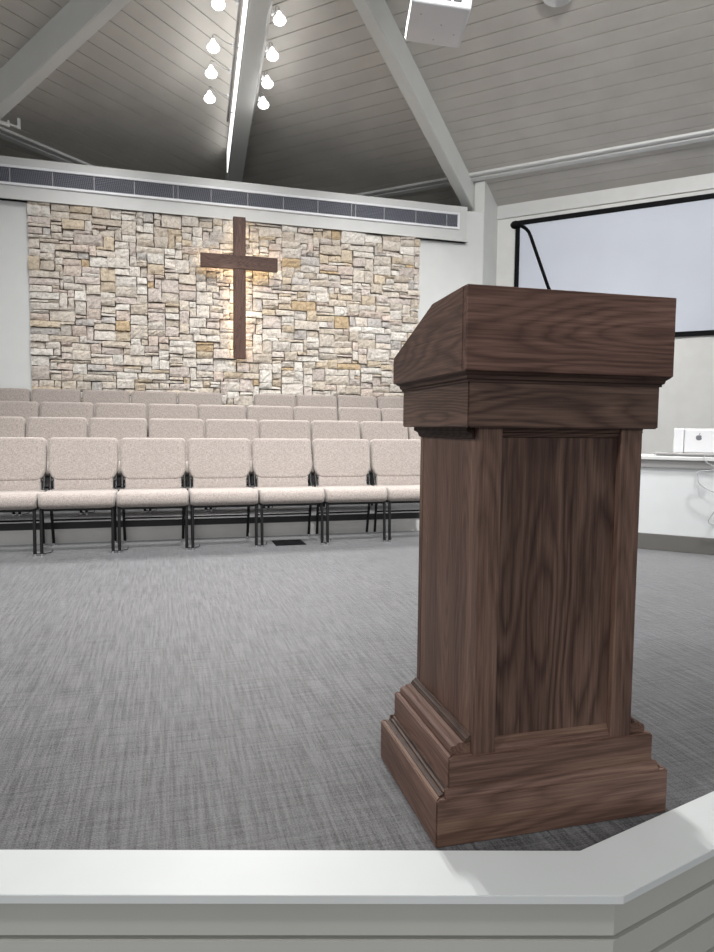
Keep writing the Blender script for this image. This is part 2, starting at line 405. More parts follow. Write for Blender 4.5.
# ------------------------------------------------------------------ stone veneer
def stone_wall(x0, x1, z0, z1, yf):
    rnd = random.Random(21)
    u = .040
    nx = int(round((x1-x0)/u)); nz = int(round((z1-z0)/u))
    ux = (x1-x0)/nx; uz = (z1-z0)/nz
    occ = [[False]*nx for _ in range(nz)]
    stones = []
    for j in range(nz-1, -1, -1):
        i = 0
        while i < nx:
            if occ[j][i]: i += 1; continue
            free = 0
            while i+free < nx and not occ[j][i+free] and free < 8: free += 1
            h = rnd.choices((1, 2, 3, 4), (.20, .47, .27, .06))[0]
            w = rnd.choices((2, 3, 4, 5, 6, 7, 8), (.10, .16, .2, .2, .16, .1, .08))[0]
            if h == 1: w = max(w, 3)
            w = min(w, free)
            if free-w == 1: w = free
            h = min(h, j+1)
            hh = 1
            while hh < h and all(not occ[j-hh][i+q] for q in range(w)): hh += 1
            h = hh
            for b in range(h):
                for q in range(w): occ[j-b][i+q] = True
            stones.append((i, j-h+1, w, h)); i += w
    bm = bmesh.new(); cl = bm.loops.layers.float_color.new('stone')
    pal = [((.71, .655, .585), 5), ((.76, .72, .665), 6), ((.65, .585, .505), 4), ((.66, .57, .45), 2.4), ((.60, .47, .31), .7), ((.68, .615, .575), 3.5), ((.58, .555, .535), 1.4), ((.81, .785, .74), 3), ((.69, .60, .54), 2.5)]
    cols = [p[0] for p in pal]; wt = [p[1] for p in pal]
    joint = .0035
    for (i, j, w, h) in stones:
        c = rnd.choices(cols, wt)[0]; f = rnd.uniform(.92, 1.10); c = tuple(min(.9, q*f) for q in c)
        a0, a1 = x0+i*ux+joint, x0+(i+w)*ux-joint; b0, b1 = z0+j*uz+joint, z0+(j+h)*uz-joint
        dx = [rnd.uniform(-.006, .005) for _ in range(4)]; dz = [rnd.uniform(-.005, .005) for _ in range(4)]
        d = rnd.uniform(.040, .072)
        tx, tz = rnd.uniform(-.014, .014), rnd.uniform(-.016, .012)
        nn, mm = max(2, w+1), max(2, h+1)
        grid = []
        for b in range(mm+1):
            row = []
            for a in range(nn+1):
                s, t = a/nn, b/mm
                x = a0+(a1-a0)*s + (dx[0]*(1-s)*(1-t)+dx[1]*s*(1-t)+dx[2]*s*t+dx[3]*(1-s)*t)
                z = b0+(b1-b0)*t + (dz[0]*(1-s)*(1-t)+dz[1]*s*(1-t)+dz[2]*s*t+dz[3]*(1-s)*t)
                edge = a in (0, nn) or b in (0, mm)
                y = yf - d - tx*(s-.5)*2 - tz*(t-.5)*2
                if edge:
                    y += .010 + rnd.uniform(-.004, .004)
                    if a in (0, nn): x += rnd.uniform(-.002, .003)*(1 if a == 0 else -1)
                    if b in (0, mm): z += rnd.uniform(-.002, .003)*(1 if b == 0 else -1)
                else:
                    y += rnd.uniform(-.007, .007); x += rnd.uniform(-.008, .008); z += rnd.uniform(-.006, .006)
                row.append(bm.verts.new((x, y, z)))
            grid.append(row)
        fs = []
        for b in range(mm):
            for a in range(nn): fs.append(bm.faces.new((grid[b][a], grid[b][a+1], grid[b+1][a+1], grid[b+1][a])))
        # sides back to the wall
        per = [(0, a) for a in range(nn)]+[(b, nn) for b in range(mm)]+[(mm, a) for a in range(nn, 0, -1)]+[(b, 0) for b in range(mm, 0, -1)]
        fr = [grid[b][a] for b, a in per]; bkv = [bm.verts.new((v.co.x, yf+.004, v.co.z)) for v in fr]
        n = len(fr)
        for q in range(n): fs.append(bm.faces.new((fr[(q+1) % n], fr[q], bkv[q], bkv[(q+1) % n])))
        for f_ in fs:
            for lp in f_.loops: lp[cl] = (*c, 1)
    me = bpy.data.meshes.new('wall_stone'); bm.to_mesh(me); bm.free(); me.materials.append(M_stone)
    o = bpy.data.objects.new('wall_stone', me); C.objects.link(o)
    return o
st = struct(stone_wall(-1.44, 3.29, .60, 3.43, BY-.012), 'cream and tan split stone veneer wall behind the cross', 'stone wall')
mo = MB().box(-1.44, 3.29, BY-.012, BY-.0005, .60, 3.43).build('stone_joint_backing', M_mortar, st); mo['kind'] = 'structure'

# ------------------------------------------------------------------ cross
CY = BY-.19
cross = empty('wall_cross', (.908, CY, 1.745))
tag(cross, 'dark walnut cross mounted on the lit stone wall', 'cross')
cz1 = 3.43
m = MB().box(-.074, .074, -.03, .03, 0, cz1-1.745, .006); m.build('upright', W_cross, cross)
m = MB().box(-.46, .46, -.038, .03, 1.070, 1.232, .006); m.build('crossbar', W_crossx, cross)
for z in (.25, 1.35): MB().box(-.03, .03, .03, .14, z-.03, z+.03).build('standoff', M_black, cross)
m = MB().box(-.02, .02, .0305, .038, .06, 1.06)
m.box(-.02, .02, .0305, .038, 1.42, 1.58)
led = m.build('led_strip', M_led, cross); led['label'] = 'warm glowing light strip'
m = MB().box(-.42, .42, .0305, .038, 1.145, 1.18); led = m.build('led_strip', M_led, cross); led['label'] = 'warm glowing light strip'

# ------------------------------------------------------------------ stage floor and risers
s15, c15 = math.sin(math.radians(15.5)), math.cos(math.radians(15.5))
a2 = math.radians(14.2)
V0 = Vector((.854, 1.190)); dL = Vector((-c15, s15)); dR = Vector((math.cos(a2), math.sin(a2)))
def off(V, d):   # stage edge lines moved d metres toward the hall
    nL = Vector((-s15, -c15)); nR = Vector((math.sin(a2), -math.cos(a2)))
    # mitre
    b = (nL+nR).normalized(); k = d/b.dot(nL)
    return V+b*k, nL*d, nR*d
LEN_L, LEN_R = 3.4, 5.2
def edge_poly(d):
    v, nl, nr = off(V0, d)
    return [V0+dL*LEN_L+nl, v, V0+dR*LEN_R+nr]
e0 = edge_poly(0.0)
P0 = [tuple(p) for p in e0]
stage_poly = P0+[(e0[2].x+.2, 4.0), (4.6, 9.0), (-2.9, 9.0), (-2.6, 4.0)]
struct(MB().prism(stage_poly, 'z', -.06, 0).build('floor_stage', M_carpet), 'grey woven carpet of the stage', 'carpet')
struct(MB().box(-9, 12, -7, 12, FZ-.1, FZ).build('floor', M_carpet), 'lower floor of the hall', 'floor')
def band(d0, d1, z0, z1):
    A, B = edge_poly(d0), edge_poly(d1)
    m = MB()
    m.loft([[(A[i].x, A[i].y, z0), (B[i].x, B[i].y, z0), (B[i].x, B[i].y, z1), (A[i].x, A[i].y, z1)] for i in range(3)])
    return m
def add_band(m, d0, d1, z0, z1):
    A, B = edge_poly(d0), edge_poly(d1)
    m.loft([[(A[i].x, A[i].y, z0), (B[i].x, B[i].y, z0), (B[i].x, B[i].y, z1), (A[i].x, A[i].y, z1)] for i in range(3)])
m = band(0.0, .14, -.002, .016)
bmesh.ops.bevel(m.bm, geom=list(m.bm.edges), offset=.001, segments=2, affect='EDGES')
struct(m.build('trim_10', M_cap), 'glossy white cap board along the stage edge', 'trim')
m = MB(); add_band(m, -.02, .092, FZ, -.062); add_band(m, .02, .092, -.062, -.002)
z = -.0145
while z > FZ:
    add_band(m, .0915, .116, z-.070, z); z -= .082
struct(m.build('trim_11', M_side), 'grey shiplap boards on the front of the stage', 'trim')

RY = [5.62, 6.53, 7.37]
RH = .163
for k, y in enumerate(RY):
    y1 = BY-.0
    xr = 3.62
    m = MB().box(-2.6, xr, y, RY[k+1] if k < 2 else y1, 0.0 , RH*(k+1)-.0)
    t = struct(m.build('floor_tier', M_carpet), 'carpeted choir tier, step %s up from the stage' % ('one', 'two', 'three')[k], 'riser')
    m = MB().box(-2.6, xr, y-.012, y-.0005, RH*k+.0, RH*(k+1)-.05); q = m.build('riser_panel', M_riser, t); q['kind'] = 'structure'
    m = MB().box(-2.6, xr, y-.022, y+.0-.0005, RH*(k+1)-.05, RH*(k+1)+.003, .003); q = m.build('nosing', M_nose, t); q['kind'] = 'structure'

# ------------------------------------------------------------------ chairs
def rrect(cx, cy, hx, hy, r, n=6):
    pts = []
    for (sx, sy, a0) in ((1, 1, 0), (-1, 1, 90), (-1, -1, 180), (1, -1, 270)):
        for i in range(n+1):
            a = math.radians(a0+90*i/n)
            pts.append((cx+sx*(hx-r)+r*math.cos(a), cy+sy*(hy-r)+r*math.sin(a)))
    return pts
def cushion(hx, hz, th, r, edge):
    """upright cushion in local x/z, thickness along y, puffed edges; returns sections for loft"""
    secs = []
    prof = [(0, 1.0), (.10, .45), (.3, .12), (.55, 0), (1.0, 0)]
    steps = [(-th/2+edge*(1-math.sin(a)), edge*(1-math.cos(a))) for a in ()]
    ang = [0, 25, 50, 70, 90]
    for a in ang:
        a = math.radians(a); secs.append((-th/2+edge*(1-math.sin(a)) if False else -th/2+edge*(1-math.cos(math.pi/2-a)) , edge*(1-math.sin(a))))
    out = []
    for (y, ins) in secs: out.append((y, ins))
    for (y, ins) in reversed(secs): out.append((-y, ins))
    return out
def side_loop(hx, hz, r):
    """rounded rectangle with extra points down its sides"""
    p = rrect(0, 0, hx, hz, r, 6); n = 7
    out = p[:n] + p[n:2*n] + [(-hx, hz-r-(2*hz-2*r)*k/6) for k in range(1, 6)] + p[2*n:3*n] + p[3*n:] + [(hx, -hz+r+(2*hz-2*r)*k/6) for k in range(1, 6)]
    return out
def make_chair():
    root = empty('choir_chair', (0, 0, 0))
    # seat: waterfall profile in y/z extruded across x with rounded side edges
    SZ = -.008
    prof = [(-.045, .375), (-.035, .350), (-.005, .338), (.05, .345), (.20, .350), (.42, .355), (.44, .37), (.445, .40), (.435, .425), (.40, .438), (.25, .442), (.10, .452), (.03, .455), (-.005, .450), (-.035, .430), (-.048, .402)]
    prof = [(a, b+SZ) for a, b in prof]
    cy = sum(p[0] for p in prof)/len(prof); cz = sum(p[1] for p in prof)/len(prof)
    m = MB(); secs = []
    for (x, k) in ((-.2525, .0), (-.2505, .45), (-.243, .75), (-.230, .93), (-.215, 1), (0, 1.01), (.215, 1), (.230, .93), (.243, .75), (.2505, .45), (.2525, 0)):
        ins = .035*(1-k)
        sec = []
        for (y, z) in prof:
            dy, dz = y-cy, z-cz; l = math.hypot(dy, dz)
            q = max(0.2, (l-ins)/l) if l > 0 else 1
            sec.append((x, cy+dy*q, cz+dz*q))
        secs.append(sec)
    m.loft(secs).build('seat', M_fab, root, smooth=True, angle=60)
    # backrest, leaning back
    T = Matrix.Translation((0, .480, .656)) @ Matrix.Rotation(math.radians(-9), 4, 'X')
    m = MB(); secs = []
    th = .075
    for (t, ins) in ((-.5, .030), (-.49, .018), (-.44, .008), (-.34, .002), (-.2, 0), (.2, 0), (.34, .002), (.44, .008), (.49, .018), (.5, .03)):
        secs.append([T @ Vector((p[0]*(1 if p[1] > -.06 else 1-.16*((-.06-p[1])/.10)**2), t*th - .010*math.cos(p[0]/.25*1.3)*(1 if t < 0 else 0), p[1])) for p in side_loop(.2525-ins, .169-ins, .04-ins*.6)])
    bk_ = m.loft(secs).build('backrest', M_fab, root, smooth=True, angle=60)
    m = MB(); secs = []
    T2 = Matrix.Translation((0, .438, .458)) @ Matrix.Rotation(math.radians(-9), 4, 'X')
    for (t, ins) in ((-.5, .012), (-.46, .004), (-.3, 0), (.3, 0), (.46, .004), (.5, .012)):
        secs.append([T2 @ Vector((p[0], t*.05, p[1])) for p in rrect(0, 0, .213-ins, .062-ins, .016-ins*.6, 4)])
    m.loft(secs).build('lower_back', M_fab, root, smooth=True, angle=60)
    # frame
    for s in (-1, 1):
        m = MB(); m.tube([(s*.2365, -.012, .014), (s*.2365, .0, .30), (s*.2355, .005, .345)], .0115, 10)
        lg = m.build('leg', M_black, root, smooth=True)
        MB().cyl((s*.2365, -.012, 0), (s*.2365, -.012, .016), .0135, .0125, 12).build('foot_glide', M_chrome, lg, smooth=True)
        m = MB(); m.tube([(s*.222, .43, .014), (s*.226, .385, .25), (s*.228, .37, .34), (s*.2355, .40, .42)], .0115, 10)
        lg = m.build('leg', M_black, root, smooth=True)
        MB().cyl((s*.222, .43, 0), (s*.222, .43, .016), .0135, .0125, 12).build('foot_glide', M_chrome, lg, smooth=True)
        m = MB(); m.tube([(s*.2355, .40, .42), (s*.2365, .435, .50), (s*.237, .475, .60), (s*.215, .515, .74), (s*.19, .525, .77)], .0105, 10)
        m.build('back_post', M_black, root, smooth=True)
    m = MB()
    for s in (-1, 1): m.box(s*.236-.011, s*.236+.011, -.0, .40, .318, .342, .004)
    m.box(-.236, .236, .01, .032, .312, .336, .004); m.box(-.236, .236, .36, .382, .312, .336, .004)
    m.tube([(-.235, .437, .50), (.235, .437, .50)], .009, 8)
    m.build('seat_frame', M_black, root)
    m = MB(); m.tube([(-.226, .385, .20), (.226, .385, .20)], .008, 8); m.build('stretcher', M_black, root, smooth=True)
    m = MB(); m.tube([(.2365, -.01, .022), (.262, .0, .014), (.285, .03, .008), (.33, .085, .007), (.335, .105, .02)], .0035, 6)
    lk = m.build('link_rod', M_chrome, root, smooth=True)
    return root
proto = make_chair()
PITCH = .517
order = ('first', 'second', 'third', 'fourth', 'fifth', 'sixth', 'seventh', 'eighth', 'ninth')
chairs = []
def put(x, y, z, label, group):
    global proto
    o = proto if not chairs else copy_tree(proto)
    o.location = (x, y, z); tag(o, label, 'chair', group); chairs.append(o)
rows = [(-.850-PITCH, 7, 5.10, 0.0, 'front'), (-1.169-PITCH, 9, 6.075, RH, 'second'), (-1.191-PITCH, 9, 6.91, RH*2, 'third')]
for (x0, n, y, z, nm) in rows:
    for k in range(n):
        i = n-1-k
        put(x0+PITCH*(k+.5), y, z+.003*(z > 0), 'beige upholstered choir chair, %s row, %s seat counted from the lectern' % (nm, order[i]), '%s row of choir chairs' % nm)
y4, z4 = 7.60, RH*3+.003
for k in range(5):
    put(-1.386-PITCH+PITCH*(k+.5), y4, z4, 'beige choir chair in the top row, %s seat from the gap, side away from lectern' % order[4-k], 'top row of choir chairs')
for k in range(4):
    put(1.046+PITCH*(k+.5), y4, z4, 'beige choir chair in the top row, %s seat from the gap, on the lectern side' % order[k], 'top row of choir chairs')

# floor vent
m = MB().box(-.12, .12, -.115, .115, .0, .006, .002)
fv = empty('floor_vent', (.955, 5.228, .0)); tag(fv, 'black metal floor vent in the carpet before the front row', 'vent')
m.build('vent_plate', M_matte, fv)
m = MB()
for i in range(9): m.box(-.10+i*.023, -.10+i*.023+.012, -.10, .10, .006, .009, .001)
m.build('vent_slats', M_matte, fv)

# ------------------------------------------------------------------ lectern
lx, ly = .8297, 1.520
rz = -.0257
cr, sr = math.cos(rz), math.sin(rz)
lec = empty('lectern', (lx*cr-ly*sr, lx*sr+ly*cr, 0), rz)
tag(lec, 'tall dark walnut lectern standing at the stage edge', 'lectern')
def Y(y): return y-ly
def bx(name, mat, x0, x1, y0, y1, z0, z1, bev=.003, parent=lec):
    return MB().box(x0, x1, y0, y1, z0, z1, bev).build(name, mat, parent)
h1, f1, b1, z1 = .2973, Y(1.314), Y(1.739), .1075
h2, f2, b2, z2 = .264, Y(1.3308), Y(1.722), .1914
h3, f3, b3, z3 = .2057, Y(1.3366), Y(1.706), .924
h4, f4, b4, z4_ = .2382, Y(1.325), Y(1.760), 1.0286
h5, f5, b5, z5, z6, z7 = .2555, Y(1.303), Y(1.798), 1.0425, 1.22, 1.1136
T = .02
def ring(name_f, name_s, mf, ms, h, f, b, za, zb_, t=T, bev=.0025):
    # four mitred boards: front and back (grain along x), sides (grain along y)
    def board(name, mat, poly):
        m = MB(); m.prism(poly, 'z', za, zb_)
        if bev: bmesh.ops.bevel(m.bm, geom=list(m.bm.edges), offset=bev, segments=2, affect='EDGES')
        return m.build(name, mat, lec)
    board(name_f, mf, [(-h, f), (h, f), (h-t, f+t), (-h+t, f+t)])
    board(name_f, mf, [(h, b), (-h, b), (-h+t, b-t), (h-t, b-t)])
    board(name_s, ms, [(-h, b), (-h, f), (-h+t, f+t), (-h+t, b-t)])
    board(name_s, ms, [(h, f), (h, b), (h-t, b-t), (h-t, f+t)])
ring('plinth_board', 'plinth_board', W_b, W_bs, h1, f1, b1, 0, z1)
bx('plinth_core', W_dark, -h1+T+.001, h1-T-.001, f1+T+.001, b1-T-.001, .01, z1-.004, 0)
ring('upper_plinth_board', 'upper_plinth_board', W_b, W_bs, h2, f2, b2, z1-.003, z2)
bx('plinth_core', W_dark, -h2+T+.001, h2-T-.001, f2+T+.001, b2-T-.001, z1, z2-.002, 0)
def mould(name, mat, a, b, prof, ends=(True, True)):
    """profile [(out, up)...] swept from a to b (3D, straight, horizontal); out = to the right hand of travel"""
    a = Vector(a); b = Vector(b); d = (b-a).normalized(); n = Vector((d.y, -d.x, 0))
    m = MB(); secs = []
    for p, sg in ((a, 1), (b, -1)):
        secs.append([p + n*o_ + Vector((0, 0, u_)) for (o_, u_) in prof])
    m.loft(secs); return m.build(name, mat, lec, smooth=True, angle=35)
cove_up = [(0, 0), (.026, 0), (.026, .004), (.021, .006), (.017, .010), (.0145, .015), (.0145, .018), (.010, .020), (.006, .024), (.003, .030), (0, .030)]
# moulding on the plinth ledge (sides wide, front and back narrow)
side1 = [(0, 0), (.022, 0), (.022, .003), (.017, .0045), (.013, .007), (.0115, .011), (.007, .0125), (.004, .017), (0, .0175)]
# travel direction chosen so that 'out' faces outward
mould('plinth_moulding', W_darks, (-h2, b2, z1-.001), (-h2, f2-.0, z1-.001), side1)
mould('plinth_moulding', W_darks, (h2, f2, z1-.001), (h2, b2, z1-.001), side1)
front1 = [(0, 0), (.014, 0), (.013, .004), (.009, .007), (.006, .012), (.004, .018), (0, .019)]
mould('plinth_moulding', W_b, (-h2-.01, f2, z1-.001), (h2+.01, f2, z1-.001), front1)
mould('plinth_moulding', W_b, (h2+.01, b2, z1-.001), (-h2-.01, b2, z1-.001), front1)
# side mouldings on the upper plinth: broad bead and a slimmer one against the shaft
bead = [(0, 0), (.046, 0), (.0475, .004), (.0475, .013), (.0455, .018), (.041, .0205), (.034, .0205), (.032, .0225), (.030, .026), (.022, .0265), (0, .0265)]
mould('side_moulding', W_bm, (-h3, b3, z2-.001), (-h3, f3+.012, z2-.001), bead)
mould('side_moulding', W_bm, (h3, f3+.012, z2-.001), (h3, b3, z2-.001), bead)
slim = [(0, .0265), (.016, .0265), (.016, .030), (.013, .0325), (.012, .036), (.007, .038), (.004, .042), (0, .0425)]
mould('side_moulding', W_darks, (-h3, b3, z2-.001), (-h3, f3+.008, z2-.001), slim)
mould('side_moulding', W_darks, (h3, f3+.008, z2-.001), (h3, b3, z2-.001), slim)
# shaft
SW = .056
for s in (-1, 1):
    xa, xb = (-h3, -h3+SW) if s < 0 else (h3-SW, h3)
    bx('stile', W_st, xa, xb, f3, f3+.024, z2-.002, z3+.002, .0025)
    bx('stile', W_st, xa, xb, b3-.024, b3, z2-.002, z3+.002, .0025)
    xa, xb = (-h3+.0015, -h3+.02) if s < 0 else (h3-.02, h3-.0015)
    bx('side_panel', W_side, xa, xb, f3+.0245, b3-.0245, z2-.002, z3+.002, .001)
bx('front_panel', W_v, -h3+SW+.0005, h3-SW-.0005, f3+.016, f3+.03, z2-.002, z3+.002, 0)
bx('back_panel', W_v, -h3+SW+.0005, h3-SW-.0005, b3-.03, b3-.016, z2-.002, z3+.002, 0)
# moulding at the foot and head of the front panel
pm = [(0, 0), (.0135, 0), (.0135, .008), (.011, .011), (.008, .013), (.008, .019), (.004, .022), (.002, .029), (0, .030)]
mould('panel_moulding', W_b, (-h3+SW+.0005, f3+.016, z2-.001), (h3-SW-.0005, f3+.016, z2-.001), pm)
pmt = [(0, 0), (0, -.022), (.004, -.02), (.006, -.012), (.011, -.009), (.0125, 0)]
mould('panel_moulding', W_dark, (-h3+SW+.0005, f3+.016, z3), (h3-SW-.0005, f3+.016, z3), pmt)
# neck moulding under the frieze on the sides
nk = [(0, 0), (0, -.026), (.005, -.024), (.007, -.016), (.012, -.012), (.019, -.009), (.019, 0)]
mould('neck_moulding', W_darks, (-h3, b3, z3), (-h3, f3+.024, z3), nk)
mould('neck_moulding', W_darks, (h3, f3+.024, z3), (h3, b3, z3), nk)
# frieze
ring('frieze_board', 'frieze_board', W_fr, W_frs, h4, f4, b4, z3, z4_)
bx('frieze_core', W_dark, -h4+T+.001, h4-T-.001, f4+T+.001, b4-T-.001, z3+.002, z5, 0)
# cove under the reading box
cv = [(0, -.022), (.003, -.022), (.003, -.017), (.007, -.015), (.0085, -.008), (.014, -.004), (.017, -.001), (.017, .002), (0, .002)]
def cvring(h, f, b, z):
    pts = [(-h, f), (h, f), (h, b), (-h, b)]
    nrm = [(0, -1), (1, 0), (0, 1), (-1, 0)]
    nm = [W_dark, W_darks, W_dark, W_darks]
    for i in range(4):
        p, q = Vector(pts[i]), Vector(pts[(i+1) % 4]); n = Vector(nrm[i]); d = (q-p).normalized()
        m = MB()
        secs = []
        for base, sg in ((p, -1), (q, 1)):
            secs.append([Vector((base.x+n.x*o_+d.x*sg*o_, base.y+n.y*o_+d.y*sg*o_, z+u_)) for o_, u_ in cv])
        m.loft(secs); m.build('cove_moulding', nm[i], lec, smooth=True, angle=35)
cvring(h4, f4, b4, z5)
# reading box: side cheeks with flat top then slope, front and back boards, desk surface
yb_ = Y(1.506); zbk = 1.2135
cheek = [(f5, z5), (b5, z5), (b5, z7), (yb_, zbk), (f5, z6)]
for s in (-1, 1):
    m = MB(); xa, xb = (-h5, -h5+.02) if s < 0 else (h5-.02, h5)
    m.prism([(f5+.0205, z5), (b5, z5), (b5, z7), (yb_, zbk), (f5+.0205, z6)], 'x', xa, xb)
    bmesh.ops.bevel(m.bm, geom=list(m.bm.edges), offset=.0015, segments=2, affect='EDGES')
    m.build('cheek', W_hs, lec)
bx('front_board', W_h, -h5, h5, f5, f5+.02, z5, z6, .002)
bx('back_board', W_h, -h5+.0205, h5-.0205, b5-.02, b5-.0005, z5, z7-.004, .0015)
m = MB(); m.prism([(f5+.0205, z6-.02), (yb_, zbk-.02), (yb_, zbk-.002), (f5+.0205, z6-.002)], 'x', -h5+.0205, h5-.0205)
m.build('top_shelf', W_h, lec)
m = MB(); m.prism([(yb_+.0005, zbk-.022), (b5-.0205, z7-.018), (b5-.0205, z7-.002), (yb_+.0005, zbk-.004)], 'x', -h5+.0205, h5-.0205)
m.build('reading_surface', W_h, lec)
bx('box_bottom', W_dark, -h5+.0205, h5-.0205, f5+.0205, b5-.0205, z5, z5+.015, 0)

# microphone on the top shelf
mp = [(.875, 1.5), (.78, 1.5)]
def LW(x, y, z):   # lectern-frame (unrotated) to scene
    return Vector((x*cr-y*sr, x*sr+y*cr, z))
mic = empty('gooseneck_microphone', LW(.866, 1.45, 1.2135), rz)
tag(mic, 'thin black gooseneck microphone rising from the lectern top', 'microphone')
MB().cyl((0, 0, .0), (0, 0, .012), .02, .017, 20).build('base', M_black, mic, smooth=True)
pts = [(0, 0, .01), (-.020, 0, .0445), (-.036, 0, .081), (-.052, 0, .1175), (-.063, 0, .143), (-.070, 0, .159), (-.0755, 0, .169), (-.083, 0, .1755), (-.092, 0, .1795), (-.099, 0, .181)]
MB().tube(pts, .0040, 10).build('neck', M_matte, mic, smooth=True)
MB().tube([(-.097, 0, .181), (-.099, 0, .181), (-.103, 0, .1815), (-.110, 0, .1815), (-.117, 0, .1805), (-.121, 0, .1802)], .007, 14, [.0045, .0070, .0092, .0095, .0080, .004]).build('windscreen', M_matte, mic, smooth=True)

# ------------------------------------------------------------------ projection screen on the side wall
scr = empty('projection_screen', (WX, WY, 2.13), math.radians(-45))
tag(scr, 'large wall projection screen with blue projector light painted on its surface and black border', 'projection screen')
a0, a1, zz = .10, 3.30, 1.74
m = MB().box(a0+.05, a1-.05, -.035, -.004, .05, zz-.05); m.build('screen_surface', M_screen, scr)
m = MB(); m.box(a0, a1, -.05, -.001, zz-.066, zz, .004); m.box(a0, a1, -.05, -.001, 0, .060, .004)
m.box(a0, a0+.062, -.05, -.001, .060, zz-.066, .004); m.box(a1-.062, a1, -.05, -.001, .060, zz-.066, .004)
m.build('black_border', M_matte, scr)

# ------------------------------------------------------------------ low wall at the side of the stage
LX = 2.86; LY = 7.96-LX
lenw = 4.6
struct(diag_box(MB(), LX, LY, 0, lenw, 0, .14, 0, .70).build('wall_low', plain('low_wall_paint', (.68, .70, .705), .5, var=.02)), 'low white wall at the side of the stage', 'wall')
struct(diag_box(MB(), LX, LY, 0, lenw, -.02, -.0005, 0, .125, .003).build('baseboard_right', M_base), 'dark grey baseboard along the low white wall', 'baseboard')
m = MB(); diag_box(m, LX, LY, -.03, lenw, -.05, .42, .70, .728, .004)
struct(m.build('trim_12', M_trimw), 'white ledge on top of the low wall', 'trim')
struct(diag_box(MB(), LX, LY, 0, lenw, -.022, -.0005, .64, .6995, .002).build('trim_13', plain('ledge_strip_grey', (.40, .395, .39), .5)), 'darker grey strip under the ledge of the low wall', 'trim')  # flat grey band just below the ledge, darker than the wall
def on_ledge(x, t, z):   # local frame along the low wall
    a = math.radians(-45); h = Vector((math.cos(a), math.sin(a), 0)); n = Vector((1, 1, 0)).normalized()
    return Vector((LX, LY, 0))+h*x+n*t+Vector((0, 0, z))
al0 = (3.635-LX)*R2
tray = empty('sliding_tray', on_ledge(al0, .02, .728), math.radians(-45))
tag(tray, 'thin grey tray lying on the ledge of the low wall', 'tray')
MB().box(0, 1.1, 0, .34, .012, .026, .004).build('tray_top', M_rail, tray)
MB().box(.02, 1.08, .02, .32, 0, .012).build('tray_base', M_lgrey, tray)
# white computer case seen from behind
al1 = (3.731-LX)*R2
pc = empty('computer', on_ledge(al1, .05, .754), math.radians(-45))
tag(pc, 'white boxy computer with a small grey fruit emblem on the ledge', 'computer')
MB().box(.072, .52, .0, .17, 0, .185, .010).build('housing', M_white, pc)
sp = MB().box(0, .0695, -.0, .17, 0, .187, .006).build('side_block', M_white, pc)
# emblem: a round fruit with a bite and a leaf
m = MB()
cx_, cz_, rr = .72*0+ (3.845-3.731)*R2 + .012, .118, .021
out = []
for i in range(40):
    a = 2*math.pi*i/40
    r_ = rr*(1 - .10*max(0, math.cos(a-math.pi/2))**6 - .07*max(0, math.cos(a+math.pi/2))**8)
    x_, z_ = r_*math.cos(a)*1.02, r_*math.sin(a)
    dxb, dzb = x_-rr*1.28, z_-rr*.12
    dd = math.hypot(dxb, dzb)
    if dd < rr*.52: x_ = rr*1.28+dxb/dd*rr*.52
    out.append((cx_+x_, cz_+z_))
m.prism(out, 'y', -.0015, .001)
leaf = [(cx_-.001, cz_+.022), (cx_+.001, cz_+.030), (cx_+.009, cz_+.036), (cx_+.008, cz_+.029), (cx_+.003, cz_+.023)]
m.prism(leaf, 'y', -.0015, .001)
em = m.build('emblem', M_mark, pc); em['label'] = 'small grey fruit emblem with a leaf'
# cable hanging from the ledge
def cpt(px, z, t=-.075): return on_ledge(px, t, z)
c0 = (3.885-LX)*R2
pts = [cpt(c0, .735, -.03), cpt(c0, .735, -.05), cpt(c0+.005, .715), cpt(c0+.02, .69), cpt(c0+.075, .655), cpt(c0+.055, .635), cpt(c0-.03, .62), cpt(c0-.034, .58), cpt(c0-.02, .53), cpt(c0+.06, .48), cpt(c0+.13, .45), cpt(c0+.12, .40), cpt(c0+.05, .27), cpt(c0+.07, .235), cpt(c0+.13, .25), cpt(c0+.17, .35), cpt(c0+.18, .46), cpt(c0+.16, .60), cpt(c0+.14, .69, -.06), cpt(c0+.14, .735, -.05), cpt(c0+.14, .735, -.02)]
def smooth_pts(p, n=6):
    out = []
    for i in range(len(p)-1):
        p0, p1, p2, p3 = p[max(i-1, 0)], p[i], p[i+1], p[min(i+2, len(p)-1)]
        for k in range(n):
            t = k/n
            out.append(.5*((2*p1)+(p2-p0)*t+(2*p0-5*p1+4*p2-p3)*t*t+(3*p1-p0-3*p2+p3)*t**3))
    out.append(p[-1]); return out
cab = MB().tube(smooth_pts(pts), .004, 8).build('cable', plain('cable_grey', (.40, .40, .41), .5), smooth=True)
tag(cab, 'grey cable looping down the low white wall', 'cable')

